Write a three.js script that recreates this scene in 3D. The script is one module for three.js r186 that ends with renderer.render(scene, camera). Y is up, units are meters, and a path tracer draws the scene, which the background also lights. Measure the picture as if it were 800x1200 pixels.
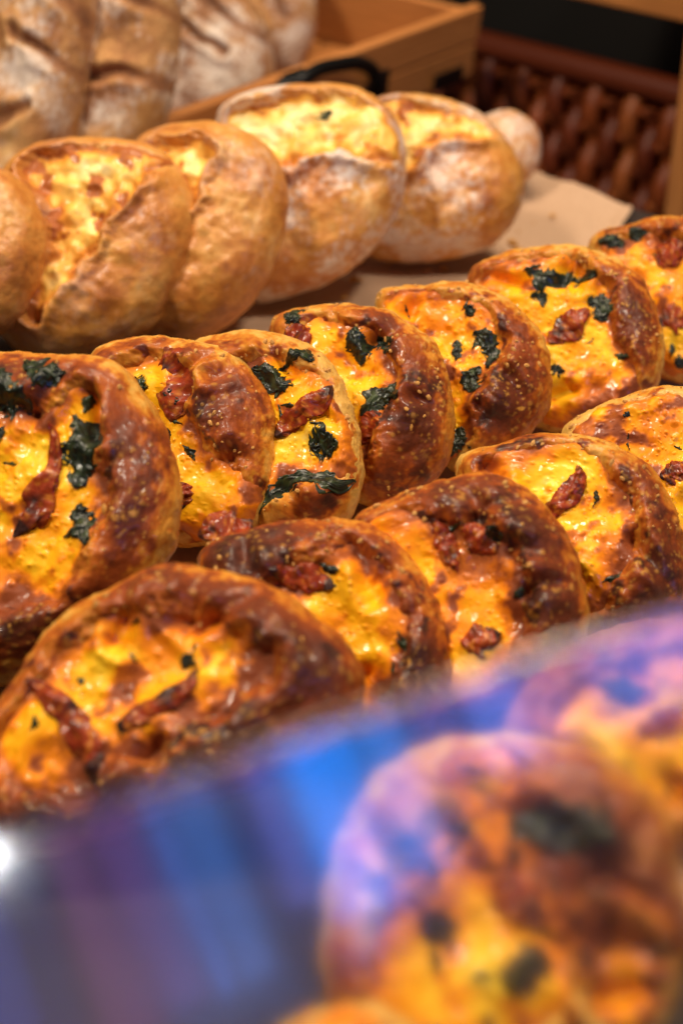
import * as THREE from 'three';
import { RoundedBoxGeometry } from 'three/addons/geometries/RoundedBoxGeometry.js';
import { RectAreaLightUniformsLib } from 'three/addons/lights/RectAreaLightUniformsLib.js';
import { mergeGeometries } from 'three/addons/utils/BufferGeometryUtils.js';

// ------------------------------------------------------------------ camera, light, exposure
const scene = new THREE.Scene();
const FOV = 38, PITCH = 33 * Math.PI / 180, EYE = new THREE.Vector3(0, 0.42, 0);
const camera = new THREE.PerspectiveCamera(FOV, 800 / 1200, 0.02, 30);
camera.position.copy(EYE);
camera.rotation.set(-PITCH, 0, 0);
camera.focus = 0.70;
camera.userData.fStop = 4.8;
camera.updateMatrixWorld();
const renderer = new THREE.WebGLRenderer({ antialias: true });
renderer.setSize(682, 1024);
renderer.toneMapping = THREE.LinearToneMapping;
renderer.toneMappingExposure = 1.3;
renderer.shadowMap.enabled = true;
scene.background = new THREE.Color().setRGB(0.04, 0.034, 0.03);
RectAreaLightUniformsLib.init();

const V3 = (x, y, z) => new THREE.Vector3(x, y, z);
function tag(o, label, category, group, kind) {
  if (label) o.userData.label = label;
  if (category) o.userData.category = category;
  if (group) o.userData.group = group;
  if (kind) o.userData.kind = kind;
  return o;
}
const taken = {};
function numbered(name) {
  const k = taken[name] = (taken[name] ?? -1) + 1;
  return k ? `${name}_${String(k).padStart(3, '0')}` : name;
}
function part(name, geometry, material, parent) {
  const m = new THREE.Mesh(geometry, material);
  m.name = name; m.castShadow = m.receiveShadow = true;
  parent.add(m);
  return m;
}
function base(name, position) {
  const g = new THREE.Group(); g.name = numbered(name);
  if (position) g.position.copy(position);
  scene.add(g);
  return g;
}
// a lit panel: glowing face plus an area light of the same size just in front of it (faces local -z)
function panelLight(root, name, w, h, color, level, glow) {
  const m = new THREE.MeshStandardMaterial({ color: 0x222222, emissive: color, emissiveIntensity: glow, roughness: 0.6 });
  const p = part(name, new THREE.BoxGeometry(w, h, 0.004), m, root);
  const l = new THREE.RectAreaLight(color, level, w, h);
  l.position.set(0, 0, -0.006); p.add(l);
  return p;
}
const housingMat = new THREE.MeshStandardMaterial({ color: 0x2a2826, roughness: 0.5, metalness: 0.3 });
function ceilingLamp(at, target, w, h, color, level, glow, label) {
  const g = base('ceiling_lamp', at);
  g.lookAt(target.x, target.y, target.z); g.rotateY(Math.PI);       // local -z looks at the target
  part('housing', new RoundedBoxGeometry(w + 0.05, h + 0.05, 0.05, 2, 0.01), housingMat, g).position.z = 0.032;
  panelLight(g, 'lamp_diffuser', w, h, color, level, glow);
  tag(g, label, 'lamp', 'lamps above the counter');
  return g;
}
const WARM = new THREE.Color().setRGB(1.0, 0.80, 0.56), WARM2 = new THREE.Color().setRGB(1.0, 0.86, 0.68);
ceilingLamp(V3(0.15, 1.45, -1.15), V3(0.02, 0, -0.75), 0.6, 0.45, WARM, 13, 3, 'wide warm ceiling panel above the crate end of the counter');
ceilingLamp(V3(-0.75, 1.35, -0.35), V3(0, 0, -0.7), 0.2, 0.2, WARM2, 105, 8, 'small square warm lamp above the counter at the left');
ceilingLamp(V3(0.55, 1.35, -0.45), V3(0, 0, -0.7), 0.18, 0.18, WARM2, 80, 8, 'small square warm lamp above the shelf rack end of the counter');

// light strips added out of view for the guard to mirror: the two ends of each as mirrored in the panel, colour, radiance
const LIGHT_STRIPS = [[-150, 1100, 20, 1090, [0.05, 0.12, 0.70], 1.7, [30, 1260]], [20, 1090, 75, 1080, [0.05, 0.10, 0.50], 1.0, [60, 1260]], [75, 1080, 130, 1060, [0.34, 0.13, 0.44], 1.9, [200, 1240]],
  [130, 1060, 195, 1035, [0.28, 0.13, 0.55], 2.0, [200, 1200]], [195, 1035, 225, 1015, [0.10, 0.26, 0.95], 4.2, [330, 1150]], [225, 1015, 280, 990, [0.10, 0.30, 1.0], 2.6, [330, 1150]],
  [280, 990, 300, 975, [0.28, 0.22, 0.50], 0.7, [330, 1100]], [300, 975, 345, 955, [0.22, 0.24, 1.0], 2.8, [350, 1060]], [345, 955, 430, 935, [0.02, 0.24, 1.0], 7.0, [420, 1080]], [430, 935, 500, 920, [0.05, 0.28, 1.0], 5.0, [460, 1040]],
  [500, 920, 560, 890, [0.20, 0.20, 0.80], 2.6, [560, 900]], [560, 890, 640, 860, [0.10, 0.24, 1.0], 4.6, [620, 890]], [640, 860, 700, 835, [0.35, 0.26, 0.85], 2.0, [690, 850]], [700, 835, 860, 780, [0.10, 0.24, 1.0], 3.6, [760, 840]]];

// ------------------------------------------------------------------ pixels of the photograph to directions
const F = 600 / Math.tan(FOV * Math.PI / 360), CP = Math.cos(PITCH), SP = Math.sin(PITCH);
function ray(u, v) {
  const X = (u - 400) / F, Y = -(v - 600) / F;
  return V3(X, -SP + CP * Y, -CP - SP * Y);
}
function onLevel(u, v, y) { const d = ray(u, v); return EYE.clone().addScaledVector(d, (y - EYE.y) / d.y); }
function onPlane(u, v, p, n) { const d = ray(u, v); return EYE.clone().addScaledVector(d, p.clone().sub(EYE).dot(n) / d.dot(n)); }

// ------------------------------------------------------------------ noise
function rng(seed) { let a = seed >>> 0; return () => { a = a + 0x6D2B79F5 | 0; let t = Math.imul(a ^ a >>> 15, 1 | a); t = t + Math.imul(t ^ t >>> 7, 61 | t) ^ t; return ((t ^ t >>> 14) >>> 0) / 4294967296; }; }
const PERM = new Uint8Array(520), GR = new Float32Array(256 * 3);
{
  const r = rng(77), p = [...Array(256).keys()];
  for (let i = 255; i > 0; i--) { const j = r() * (i + 1) | 0; [p[i], p[j]] = [p[j], p[i]]; }
  for (let i = 0; i < 520; i++) PERM[i] = p[i & 255];
  for (let i = 0; i < 256; i++) { const z = 2 * r() - 1, a = r() * 6.2832, q = Math.sqrt(1 - z * z); GR.set([q * Math.cos(a), q * Math.sin(a), z], i * 3); }
}
function noise(x, y, z) {                                            // about -1 .. 1
  const X = Math.floor(x), Y = Math.floor(y), Z = Math.floor(z);
  x -= X; y -= Y; z -= Z;
  const u = x * x * x * (x * (x * 6 - 15) + 10), v = y * y * y * (y * (y * 6 - 15) + 10), w = z * z * z * (z * (z * 6 - 15) + 10), a = X & 255, b = Y & 255, c = Z & 255;
  const A = PERM[a] + b, B = PERM[a + 1] + b, c1 = c + 1, b1 = 1;
  const p0 = PERM[A], p1 = PERM[B], p2 = PERM[A + b1], p3 = PERM[B + b1];
  const x1 = x - 1, y1 = y - 1, z1 = z - 1;
  let h = PERM[p0 + c] * 3; const n000 = GR[h] * x + GR[h + 1] * y + GR[h + 2] * z;
  h = PERM[p1 + c] * 3; const n100 = GR[h] * x1 + GR[h + 1] * y + GR[h + 2] * z;
  h = PERM[p2 + c] * 3; const n010 = GR[h] * x + GR[h + 1] * y1 + GR[h + 2] * z;
  h = PERM[p3 + c] * 3; const n110 = GR[h] * x1 + GR[h + 1] * y1 + GR[h + 2] * z;
  h = PERM[p0 + c1] * 3; const n001 = GR[h] * x + GR[h + 1] * y + GR[h + 2] * z1;
  h = PERM[p1 + c1] * 3; const n101 = GR[h] * x1 + GR[h + 1] * y + GR[h + 2] * z1;
  h = PERM[p2 + c1] * 3; const n011 = GR[h] * x + GR[h + 1] * y1 + GR[h + 2] * z1;
  h = PERM[p3 + c1] * 3; const n111 = GR[h] * x1 + GR[h + 1] * y1 + GR[h + 2] * z1;
  const e0 = n000 + (n100 - n000) * u, e1 = n010 + (n110 - n010) * u, e2 = n001 + (n101 - n001) * u, e3 = n011 + (n111 - n011) * u;
  const f0 = e0 + (e1 - e0) * v, f1 = e2 + (e3 - e2) * v;
  return 1.5 * (f0 + (f1 - f0) * w);
}
function fbm(x, y, z, f, o) { let s = 0, a = 0.6, q = f; for (let i = 0; i < o; i++) { s += a * noise(x * q + i * 7.1, y * q - i * 3.7, z * q + i * 1.3); a *= 0.5; q *= 2.07; } return s; }
function hash2(i, j, k) { let h = Math.imul(i, 374761393) + Math.imul(j, 668265263) + Math.imul(k, 2147483647 ^ 0x5bd1e995) | 0; h = Math.imul(h ^ h >>> 13, 1274126177); return ((h ^ h >>> 16) >>> 0) / 4294967296; }
function spots(x, y, cell, seed, density) {                          // 0 outside, up to 1 at the middle of a round spot
  const gx = Math.floor(x / cell), gy = Math.floor(y / cell); let best = 0;
  for (let i = -1; i <= 1; i++) for (let j = -1; j <= 1; j++) {
    const a = gx + i, b = gy + j;
    if (hash2(a, b, seed) > density) continue;
    const cx = (a + hash2(a, b, seed + 11)) * cell, cy = (b + hash2(a, b, seed + 23)) * cell, r = cell * (0.15 + 0.45 * hash2(a, b, seed + 37) ** 2);
    const d = Math.hypot(x - cx, y - cy) / r;
    if (d < 1) best = Math.max(best, 1 - d);
  }
  return best;
}
const clamp = (x, a = 0, b = 1) => Math.min(b, Math.max(a, x));
const sst = (a, b, x) => { const t = clamp((x - a) / (b - a)); return t * t * (3 - 2 * t); };
function ramp(stops, t) {                                            // [[t, r, g, b], ...] linear colours
  if (t <= stops[0][0]) return stops[0].slice(1);
  for (let i = 1; i < stops.length; i++) if (t <= stops[i][0]) {
    const a = stops[i - 1], b = stops[i], k = (t - a[0]) / (b[0] - a[0]);
    return [a[1] + (b[1] - a[1]) * k, a[2] + (b[2] - a[2]) * k, a[3] + (b[3] - a[3]) * k];
  }
  return stops[stops.length - 1].slice(1);
}

// ------------------------------------------------------------------ textures (grain only)
function dataTexture(n, fn, srgb) {
  const a = new Uint8Array(n * n * 4);
  for (let j = 0; j < n; j++) for (let i = 0; i < n; i++) { const c = fn(i / n, j / n); const o = (j * n + i) * 4; for (let k = 0; k < 3; k++) a[o + k] = clamp(c[k] ?? c[0]) * 255; a[o + 3] = 255; }
  const t = new THREE.DataTexture(a, n, n); t.wrapS = t.wrapT = THREE.RepeatWrapping; t.magFilter = THREE.LinearFilter; t.minFilter = THREE.LinearMipmapLinearFilter;
  if (srgb) t.colorSpace = THREE.SRGBColorSpace;
  t.needsUpdate = true;
  return t;
}
// tiling noise: a torus in noise space
function tile(u, v, f, o, sd = 0) { let s = 0, a = 0.6, q = f; for (let i = 0; i < o; i++) { const m = (x, y) => noise(x * q + sd, y * q + i * 9, i * 5 + sd); const U = u, Vv = v; s += a * ((m(U, Vv) * (1 - U) + m(U - 1, Vv) * U) * (1 - Vv) + (m(U, Vv - 1) * (1 - U) + m(U - 1, Vv - 1) * U) * Vv); a *= 0.55; q *= 2; } return s; }
const crustBump = dataTexture(512, (u, v) => [0.5 + 0.55 * tile(u, v, 14, 4, 3)]);
const crustTint = dataTexture(512, (u, v) => { const n = tile(u, v, 20, 4, 21), k = 0.86 + 0.30 * n; return [k + 0.02, k, k - 0.02]; });
const cheeseBump = dataTexture(512, (u, v) => { const a = tile(u, v, 9, 3, 51), b = 1 - Math.abs(tile(u, v, 13, 3, 71)) * 2; return [0.45 + 0.35 * a + 0.2 * b]; });
const glossPatches = dataTexture(256, (u, v) => [0.5 + 1.6 * tile(u, v, 7, 4, 91)]); glossPatches.repeat.set(14, 14);
crustBump.repeat.set(42, 42); crustTint.repeat.set(22, 22); cheeseBump.repeat.set(28, 28);

const M = {
  crust: new THREE.MeshPhysicalMaterial({ vertexColors: true, map: crustTint, bumpMap: crustBump, bumpScale: 0.00022, roughness: 0.48, specularIntensity: 0.45, clearcoat: 0.34, clearcoatMap: glossPatches, clearcoatRoughness: 0.16 }),
  rollCrust: new THREE.MeshPhysicalMaterial({ vertexColors: true, map: crustTint, bumpMap: crustBump, bumpScale: 0.0004, roughness: 0.46, clearcoat: 0.15, clearcoatRoughness: 0.25 }),
  loafCrust: new THREE.MeshStandardMaterial({ vertexColors: true, map: crustTint, bumpMap: crustBump, bumpScale: 0.0006, roughness: 0.8 }),
  cheese: new THREE.MeshPhysicalMaterial({ vertexColors: true, bumpMap: cheeseBump, bumpScale: 0.00022, roughness: 0.5, specularIntensity: 0.45, clearcoat: 0.5, clearcoatMap: glossPatches, clearcoatRoughness: 0.1 }),
  leaf: new THREE.MeshPhysicalMaterial({ vertexColors: true, bumpMap: crustBump, bumpScale: 0.00015, roughness: 0.42, specularIntensity: 0.6, clearcoat: 0.25, clearcoatRoughness: 0.15, side: THREE.DoubleSide }),
  tomato: new THREE.MeshPhysicalMaterial({ vertexColors: true, map: crustTint, bumpMap: crustBump, bumpScale: 0.0004, roughness: 0.5, specularIntensity: 0.35, clearcoat: 0.3, clearcoatRoughness: 0.15 }),
  crumb: new THREE.MeshStandardMaterial({ color: new THREE.Color().setRGB(0.52, 0.25, 0.05), roughness: 0.6 }),
};

// ------------------------------------------------------------------ polygons
function spline(pts, n) {
  const out = [], m = pts.length;
  for (let i = 0; i < m; i++) {
    const p0 = pts[(i + m - 1) % m], p1 = pts[i], p2 = pts[(i + 1) % m], p3 = pts[(i + 2) % m];
    for (let k = 0; k < n; k++) {
      const t = k / n, a = t * t, b = a * t;
      out.push([0, 1].map(c => 0.5 * (2 * p1[c] + (p2[c] - p0[c]) * t + (2 * p0[c] - 5 * p1[c] + 4 * p2[c] - p3[c]) * a + (3 * p1[c] - p0[c] - 3 * p2[c] + p3[c]) * b)));
    }
  }
  return out;
}
function sdf(poly, x, y) {                                           // positive inside
  let d = 1e9, inside = false;
  for (let i = 0, j = poly.length - 1; i < poly.length; j = i++) {
    const ax = poly[j][0], ay = poly[j][1], bx = poly[i][0] - ax, by = poly[i][1] - ay, px = x - ax, py = y - ay;
    const t = clamp((px * bx + py * by) / (bx * bx + by * by + 1e-12));
    const ex = px - bx * t, ey = py - by * t; d = Math.min(d, ex * ex + ey * ey);
    if ((poly[i][1] > y) !== (ay > y) && x < (ax - poly[i][0]) * (y - poly[i][1]) / (ay - poly[i][1]) + poly[i][0]) inside = !inside;
  }
  d = Math.sqrt(d);
  return inside ? d : -d;
}

// ------------------------------------------------------------------ breads
const CRUST = [[0, 0.70, 0.40, 0.09], [0.2, 0.62, 0.25, 0.026], [0.40, 0.46, 0.120, 0.012], [0.60, 0.27, 0.054, 0.010], [0.84, 0.14, 0.031, 0.012], [1.1, 0.055, 0.017, 0.011]];
const ROLL = [[0, 0.72, 0.45, 0.16], [0.3, 0.66, 0.305, 0.062], [0.55, 0.55, 0.20, 0.030], [0.8, 0.34, 0.10, 0.018], [1.1, 0.18, 0.06, 0.02]];
const LOAF = [[0, 0.60, 0.38, 0.16], [0.35, 0.48, 0.24, 0.08], [0.7, 0.30, 0.12, 0.04], [1.1, 0.13, 0.05, 0.02]];
const CHEESE = [[0, 0.90, 0.72, 0.20], [0.2, 0.92, 0.56, 0.022], [0.45, 0.90, 0.41, 0.004], [0.7, 0.82, 0.24, 0.003], [0.92, 0.58, 0.15, 0.01], [1.08, 0.36, 0.085, 0.016], [1.25, 0.22, 0.05, 0.014]];
const CREAM = [[0, 0.86, 0.78, 0.50], [0.35, 0.86, 0.70, 0.32], [0.6, 0.82, 0.50, 0.10], [0.85, 0.66, 0.26, 0.03], [1.1, 0.36, 0.10, 0.02]];

function bread(spec) {
  const { outline, el = 43, az = -18, H = 0.020, D = 0.018, seed = 1, kind = 'bun' } = spec;
  const rnd = rng(seed * 977 + 5);
  const isBun = kind === 'bun';
  const e = el * Math.PI / 180, a = az * Math.PI / 180;
  const Z = V3(Math.sin(a) * Math.cos(e), Math.sin(e), Math.cos(a) * Math.cos(e));
  const X = V3(0, 1, 0).cross(Z).normalize(), Y = Z.clone().cross(X);
  const smoothPx = spline(outline, 8);
  let cu = 0, cv = 0; for (const p of smoothPx) { cu += p[0] / smoothPx.length; cv += p[1] / smoothPx.length; }
  // stand it on its support: the height of the centre follows from the lowest point of the rim
  let hc = 0.055, C, pts; const floor = spec.floor ?? 0.003;
  for (let it = 0; it < 12; it++) {
    C = spec.depth ? EYE.clone().addScaledVector(ray(cu, cv), spec.depth) : onLevel(cu, cv, hc);
    pts = smoothPx.map(([u, v]) => { const p = onPlane(u, v, C, Z).sub(C); return [p.dot(X), p.dot(Y)]; });
    const low = Math.min(...pts.map(p => C.y + p[1] * Y.y)) - 0.6 * D * Z.y;
    if (spec.depth) break;
    hc += (floor - low) * 0.7;
  }
  const N = 720, rho = new Float32Array(N);
  for (let i = 0; i < N; i++) {
    const th = i / N * 2 * Math.PI, dx = Math.cos(th), dy = Math.sin(th); let best = 0;
    for (let k = 0, j = pts.length - 1; k < pts.length; j = k++) {
      const [ax, ay] = pts[j], bx = pts[k][0] - ax, by = pts[k][1] - ay, det = dx * -by + dy * bx;
      if (Math.abs(det) < 1e-14) continue;
      const t = (ax * -by + ay * bx) / det, q = (dx * ay - dy * ax) / det;
      if (q >= 0 && q <= 1 && t > best) best = t;
    }
    rho[i] = best;
  }
  for (let pass = 0; pass < 3; pass++) { const c = rho.slice(); for (let i = 0; i < N; i++) { let s = 0; for (let k = -6; k <= 6; k++) s += c[(i + k + N) % N]; rho[i] = s / 13; } }
  if (isBun) for (let i = 0; i < N; i++) { const th = i / N * 2 * Math.PI; rho[i] *= 1 + 0.035 * noise(Math.cos(th) * 2.2 + seed, Math.sin(th) * 2.2, seed) + 0.014 * noise(Math.cos(th) * 6 + seed, Math.sin(th) * 6, seed + 4); }
  const R = th => { const q = ((th / (2 * Math.PI)) % 1 + 1) % 1 * N, i = q | 0, f = q - i; return rho[i % N] * (1 - f) + rho[(i + 1) % N] * f; };
  let meanR = 0; for (const r of rho) meanR += r / N;
  const local = (u, v) => { const p = onPlane(u, v, C.clone().addScaledVector(Z, H * 0.7), Z).sub(C); return [p.dot(X), p.dot(Y)]; };
  const patches = (spec.cheese ?? []).map(poly => spline(poly.map(p => local(...p)), 5));
  const so = seed * 3.17;
  function cheeseAt(x, y) {
    let c = -1; for (const p of patches) c = Math.max(c, sdf(p, x, y));
    return c < -0.03 ? c : c + 0.0088 * fbm(x + so, y, so, 55, 4);
  }
  // scores and folds in the dough, as lines on the face
  const creases = (spec.slash ?? []).map(([p, q2]) => [local(...p), local(...q2)]), cd = isBun ? 0.0048 : 0.0052;
  if (isBun) for (let k = 0; k < 4; k++) {
    const th = rnd() * 6.2832, r1 = R(th) * (0.98 - 0.1 * rnd()), t2 = th + 0.9 * (rnd() - 0.5), r2 = R(t2) * (0.45 + 0.2 * rnd());
    creases.push([[Math.cos(th) * r1, Math.sin(th) * r1], [Math.cos(t2) * r2, Math.sin(t2) * r2]]);
  }
  function creaseAt(x, y) {
    let m = 1;
    const wx = x + 0.003 * noise(x * 70, y * 70, so), wy = y + 0.003 * noise(x * 70, y * 70, so + 4);
    for (const [A, B] of creases) { const bx = B[0] - A[0], by = B[1] - A[1], t = clamp(((wx - A[0]) * bx + (wy - A[1]) * by) / (bx * bx + by * by)); m = Math.min(m, Math.hypot(wx - A[0] - bx * t, wy - A[1] - by * t)); }
    return m;
  }
  const wF = spec.shoulder ?? Math.min(0.55 * meanR, 0.027);
  const crestLump = (x, y) => 0.0064 * fbm(x, y, so, 32, 2) + 0.0018 * fbm(x, y, so + 5, 95, 2);
  function frontZ(x, y, s, r, c) {
    const d = Math.max(0, r * (1 - s)), q = 1 - Math.min(1, d / wF);
    const dome = Math.pow(Math.max(0, 1 - Math.pow(q, 2.1)), 1 / 2.1);
    let z = H * dome;
    const inn = sst(0.0, 0.02, d);
    z += inn * crestLump(x, y);
    if (c > -0.03) {
      z += inn * (isBun ? 0.0036 * Math.exp(-(((c + 0.011) / 0.008) ** 2)) : 0.0050 * Math.exp(-(((c + 0.0055) / 0.0045) ** 2)));
      z -= inn * (isBun ? 0.0095 * sst(-0.007, 0.006, c) : 0.012 * sst(-0.005, 0.006, c));
    }
    if (creases.length) {
      const dd = creaseAt(x, y);
      if (dd < 0.03) { z -= inn * cd * Math.exp(-((dd / 0.0035) ** 2)); z += inn * 0.5 * cd * Math.exp(-(((dd - 0.008) / 0.004) ** 2)); }
    }
    return z;
  }
  const heightAt = (x, y) => {
    const th = Math.atan2(y, x), r = R(th), s = Math.min(0.99, Math.hypot(x, y) / r), c = cheeseAt(x, y);
    return frontZ(x, y, s, r, c) + (c > 0 ? cheeseThick(x, y, c) : 0);
  };
  function cheeseThick(x, y, c) {
    const lump = (isBun ? 0.8 : 2.2) * 0.0034 * fbm(x + 3, y, so, isBun ? 44 : 70, 2) + 0.0010 * (0.5 - Math.abs(fbm(x + 0.3 * y, y * 0.5 + 9, so, 90, 2))) + 0.0010 * spots(x, y, 0.006, seed + 3, 0.5) + 0.0005 * spots(x, y, 0.0026, seed + 4, 0.5);
    return sst(-0.004, 0.006, c) * ((isBun ? 0.0066 : 0.0072) + lump) - 0.0022;
  }
  const group = base(spec.name, C);
  group.quaternion.setFromRotationMatrix(new THREE.Matrix4().makeBasis(X, Y, Z));
  tag(group, spec.label, spec.category, spec.group);

  // ---- crust: one closed surface, front and back
  const q = spec.detail ?? 1, NT = Math.round(320 * q), NF = Math.round(120 * q), NB = Math.round(22 * q + 6);
  const pal = spec.palette ?? (isBun ? CRUST : kind === 'roll' ? ROLL : LOAF);
  const pos = [], col = [], uv = [], idx = [];
  const browning = spec.brown ?? 0;
  const browns = (spec.brownSpots ?? []).map(([u, v, r, k]) => [...local(u, v), r * 0.00043, k ?? 0.5]);
  function crustColor(x, y, z, d, c, front) {
    const big = fbm(x + so, y, z + so, 30, 3), fine = fbm(x, y + so, z, 170, 3), grit = fbm(x - so, y, z, 520, 2);
    let b;
    if (isBun) {
      b = 0.01 + browning + 0.36 * sst(0.000, 0.008, d + 0.010 * fine) + 0.50 * big + 0.25 * fine + 0.12 * grit;
      if (c > -0.02) { b -= 0.26 * sst(-0.012, 0.0, c + 0.008 * fine); b += 0.6 * sst(0.12, 0.36, fbm(x, y, z + 7, 105, 3)) * Math.exp(-(((c + 0.003) / 0.006) ** 2)); }
      b += 0.32 * sst(0.26, 0.5, fbm(x - 5, y, z + so, 60, 3));
    } else b = 0.44 + browning + 0.52 * big + 0.30 * fine + 0.10 * grit;
    for (const [bx, by, br, k] of browns) { const dd = Math.hypot(x - bx, y - by) / br; if (dd < 1.6) b += 0.62 * k * sst(1.3, 0.45, dd + 0.7 * fine); }
    const cut = !isBun && creases.length ? sst(0.006, 0.002, creaseAt(x, y) + 0.003 * fine) : 0; b += 0.35 * cut;
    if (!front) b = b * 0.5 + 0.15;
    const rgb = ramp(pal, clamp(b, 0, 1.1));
    if (isBun) {
      const cl = sst(-0.15, 0.45, fbm(x, y, so, 38, 2)), fl = sst(0.14, 0.40, fbm(x, y - so, z, 330, 3) + 0.22 * fbm(x, y, z + 3, 90, 1));
      const k = 0.8 * Math.max(fl * cl, 0.55 * sst(0.15, 0.7, spots(x, y, 0.0036, seed, 0.35)));
      rgb[0] += (0.62 - rgb[0]) * k; rgb[1] += (0.31 - rgb[1]) * k; rgb[2] += (0.055 - rgb[2]) * k;
    } else {
      const fl = (spec.flour ?? 0.4) * (1 - 0.9 * cut);
      const k = fl * sst(0.0, 0.55, fbm(x + 11, y, z + so, 26, 2) + 0.55 * fbm(x, y - 7, z, 240, 3) + (spec.flourBias ?? 0)) * (0.75 + 0.5 * grit);
      for (let i = 0; i < 3; i++) rgb[i] += ([0.80, 0.76, 0.72][i] - rgb[i]) * clamp(k);
    }
    return rgb;
  }
  const put = (x, y, z, u, v, rgb) => { pos.push(x, y, z); uv.push(u, v); col.push(...rgb); };
  put(0, 0, frontZ(0, 0, 0, R(0), cheeseAt(0, 0)), 0, 0, crustColor(0, 0, H, R(0), cheeseAt(0, 0), true));
  for (let i = 1; i <= NF + NB; i++) {
    const front = i <= NF, t = front ? i / NF : 1 - (i - NF) / (NB + 1);
    const s = front ? 1 - Math.pow(1 - t, 1.75) : 1 - Math.pow(1 - t, 2.0);
    for (let j = 0; j < NT; j++) {
      const th = j / NT * 2 * Math.PI, r0 = R(th), ct = Math.cos(th), st = Math.sin(th);
      let x = ct * r0 * s, y = st * r0 * s, z; const d = r0 * (1 - s);
      let c = -1;
      if (front) { c = cheeseAt(x, y); z = frontZ(x, y, s, r0, c); }
      else z = -D * Math.pow(Math.max(0, 1 - Math.pow(1 - Math.min(1, d / 0.024), 2.1)), 1 / 2.1);
      // skin relief, pushed outwards
      const rel = 0.0011 * fbm(x, y, z + so, 110, 2) + (isBun ? 0.00032 : 0.0002) * fbm(x, y, z, 420, 2) + (isBun && front ? 0.0003 * sst(0.1, 0.7, spots(x, y, 0.0036, seed, 0.35)) : 0);
      const side = Math.exp(-d / 0.006);
      x += ct * rel * side * 1.5; y += st * rel * side * 1.5; z += rel * (1 - side) * (front ? 1 : -1);
      const arc = r0 * s + (front ? 0.6 : 1.4) * side * 0.01 + (front ? 0 : 2 * d);
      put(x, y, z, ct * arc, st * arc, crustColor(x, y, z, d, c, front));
    }
  }
  const last = pos.length / 3; put(0, 0, -D, 0.3, 0, ramp(pal, 0.35));
  const at = (i, j) => 1 + (i - 1) * NT + (j % NT);
  for (let j = 0; j < NT; j++) {
    idx.push(0, at(1, j), at(1, j + 1));
    for (let i = 1; i < NF + NB; i++) idx.push(at(i, j), at(i + 1, j), at(i + 1, j + 1), at(i, j), at(i + 1, j + 1), at(i, j + 1));
    idx.push(at(NF + NB, j), last, at(NF + NB, j + 1));
  }
  const make = (p, c, t, ix) => {
    const g = new THREE.BufferGeometry();
    g.setAttribute('position', new THREE.Float32BufferAttribute(p, 3)); g.setAttribute('color', new THREE.Float32BufferAttribute(c, 3)); g.setAttribute('uv', new THREE.Float32BufferAttribute(t, 2));
    g.setIndex(ix); g.computeVertexNormals();
    return g;
  };
  part('crust', make(pos, col, uv, idx), isBun ? M.crust : kind === 'roll' ? M.rollCrust : M.loafCrust, group);

  // ---- cheese: a melted sheet that fills the hollow and dives into the crust at its edge
  if (patches.length) {
    const p2 = [], c2 = [], t2 = [], ix = [], ok = [];
    const CT = Math.round(300 * q), CR = Math.round(110 * q), cp = spec.cheesePalette ?? (isBun ? CHEESE : CREAM);
    for (let i = 0; i <= CR; i++) for (let j = 0; j < CT; j++) {
      const th = j / CT * 2 * Math.PI, r0 = R(th), s = 0.985 * i / CR, x = Math.cos(th) * r0 * s, y = Math.sin(th) * r0 * s;
      const c = cheeseAt(x, y), z = frontZ(x, y, s, r0, c) + cheeseThick(x, y, c) + 0.0002 * fbm(x, y, so, 260, 2);
      p2.push(x, y, z); t2.push(x, y); ok.push(c > -0.0045);
      const n1 = fbm(x + so, y - so, 2, 38, 3), n2 = fbm(x, y + so, 5, 140, 3), n3 = fbm(x + so, y, 9, 420, 2);
      let k = 0.46 + (spec.cheeseTone ?? 0) + 0.62 * n1 + 0.20 * n2 + 0.06 * n3;
      k += 0.50 * sst(0.009, -0.003, c + 0.009 * n2);
      const toast = fbm(x + so + 4, y, 3, 62, 3) + 0.30 * n2;
      k += (isBun ? 0.62 : 0.75) * sst(0.12, 0.42, toast) * (spec.toast ?? 1);
      for (const [bx, by, br, w] of browns) { const dd = Math.hypot(x - bx, y - by) / br; if (dd < 1.6) k += w * sst(1.2, 0.5, dd + 0.6 * n2); }
      c2.push(...ramp(cp, clamp(k, 0, 1.25)));
    }
    for (let i = 0; i < CR; i++) for (let j = 0; j < CT; j++) {
      const A = i * CT + j, B = (i + 1) * CT + j, C2 = (i + 1) * CT + (j + 1) % CT, D2 = i * CT + (j + 1) % CT;
      if (ok[A] || ok[B] || ok[C2]) ix.push(A, B, C2);
      if (i && (ok[A] || ok[C2] || ok[D2])) ix.push(A, C2, D2);
    }
    // keep only the vertices that are used
    const map = new Int32Array(ok.length).fill(-1); const p3 = [], c3 = [], t3 = [];
    for (let k = 0; k < ix.length; k++) { const o = ix[k]; if (map[o] < 0) { map[o] = p3.length / 3; p3.push(p2[3 * o], p2[3 * o + 1], p2[3 * o + 2]); c3.push(c2[3 * o], c2[3 * o + 1], c2[3 * o + 2]); t3.push(t2[2 * o], t2[2 * o + 1]); } ix[k] = map[o]; }
    if (ix.length) part('melted_cheese', make(p3, c3, t3, ix), M.cheese, group);
  }

  // ---- toppings along a line of pixels: [[u, v, width px], ...]
  const PX = C.distanceTo(EYE) / F;
  function lineOf(line) {
    const L = line.q0 ?? line.map(([u, v, w]) => [...local(u, v), w * PX]);
    const n = line.q0 ? 12 : 48, out = [];
    const curve = new THREE.CatmullRomCurve3(L.map(p => V3(p[0], p[1], p[2])));
    for (let i = 0; i <= n; i++) { const p = curve.getPoint(i / n); out.push([p.x, p.y, Math.abs(p.z)]); }
    return out;
  }
  // small herb shreds strewn over the cheese
  const shreds = [];
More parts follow.
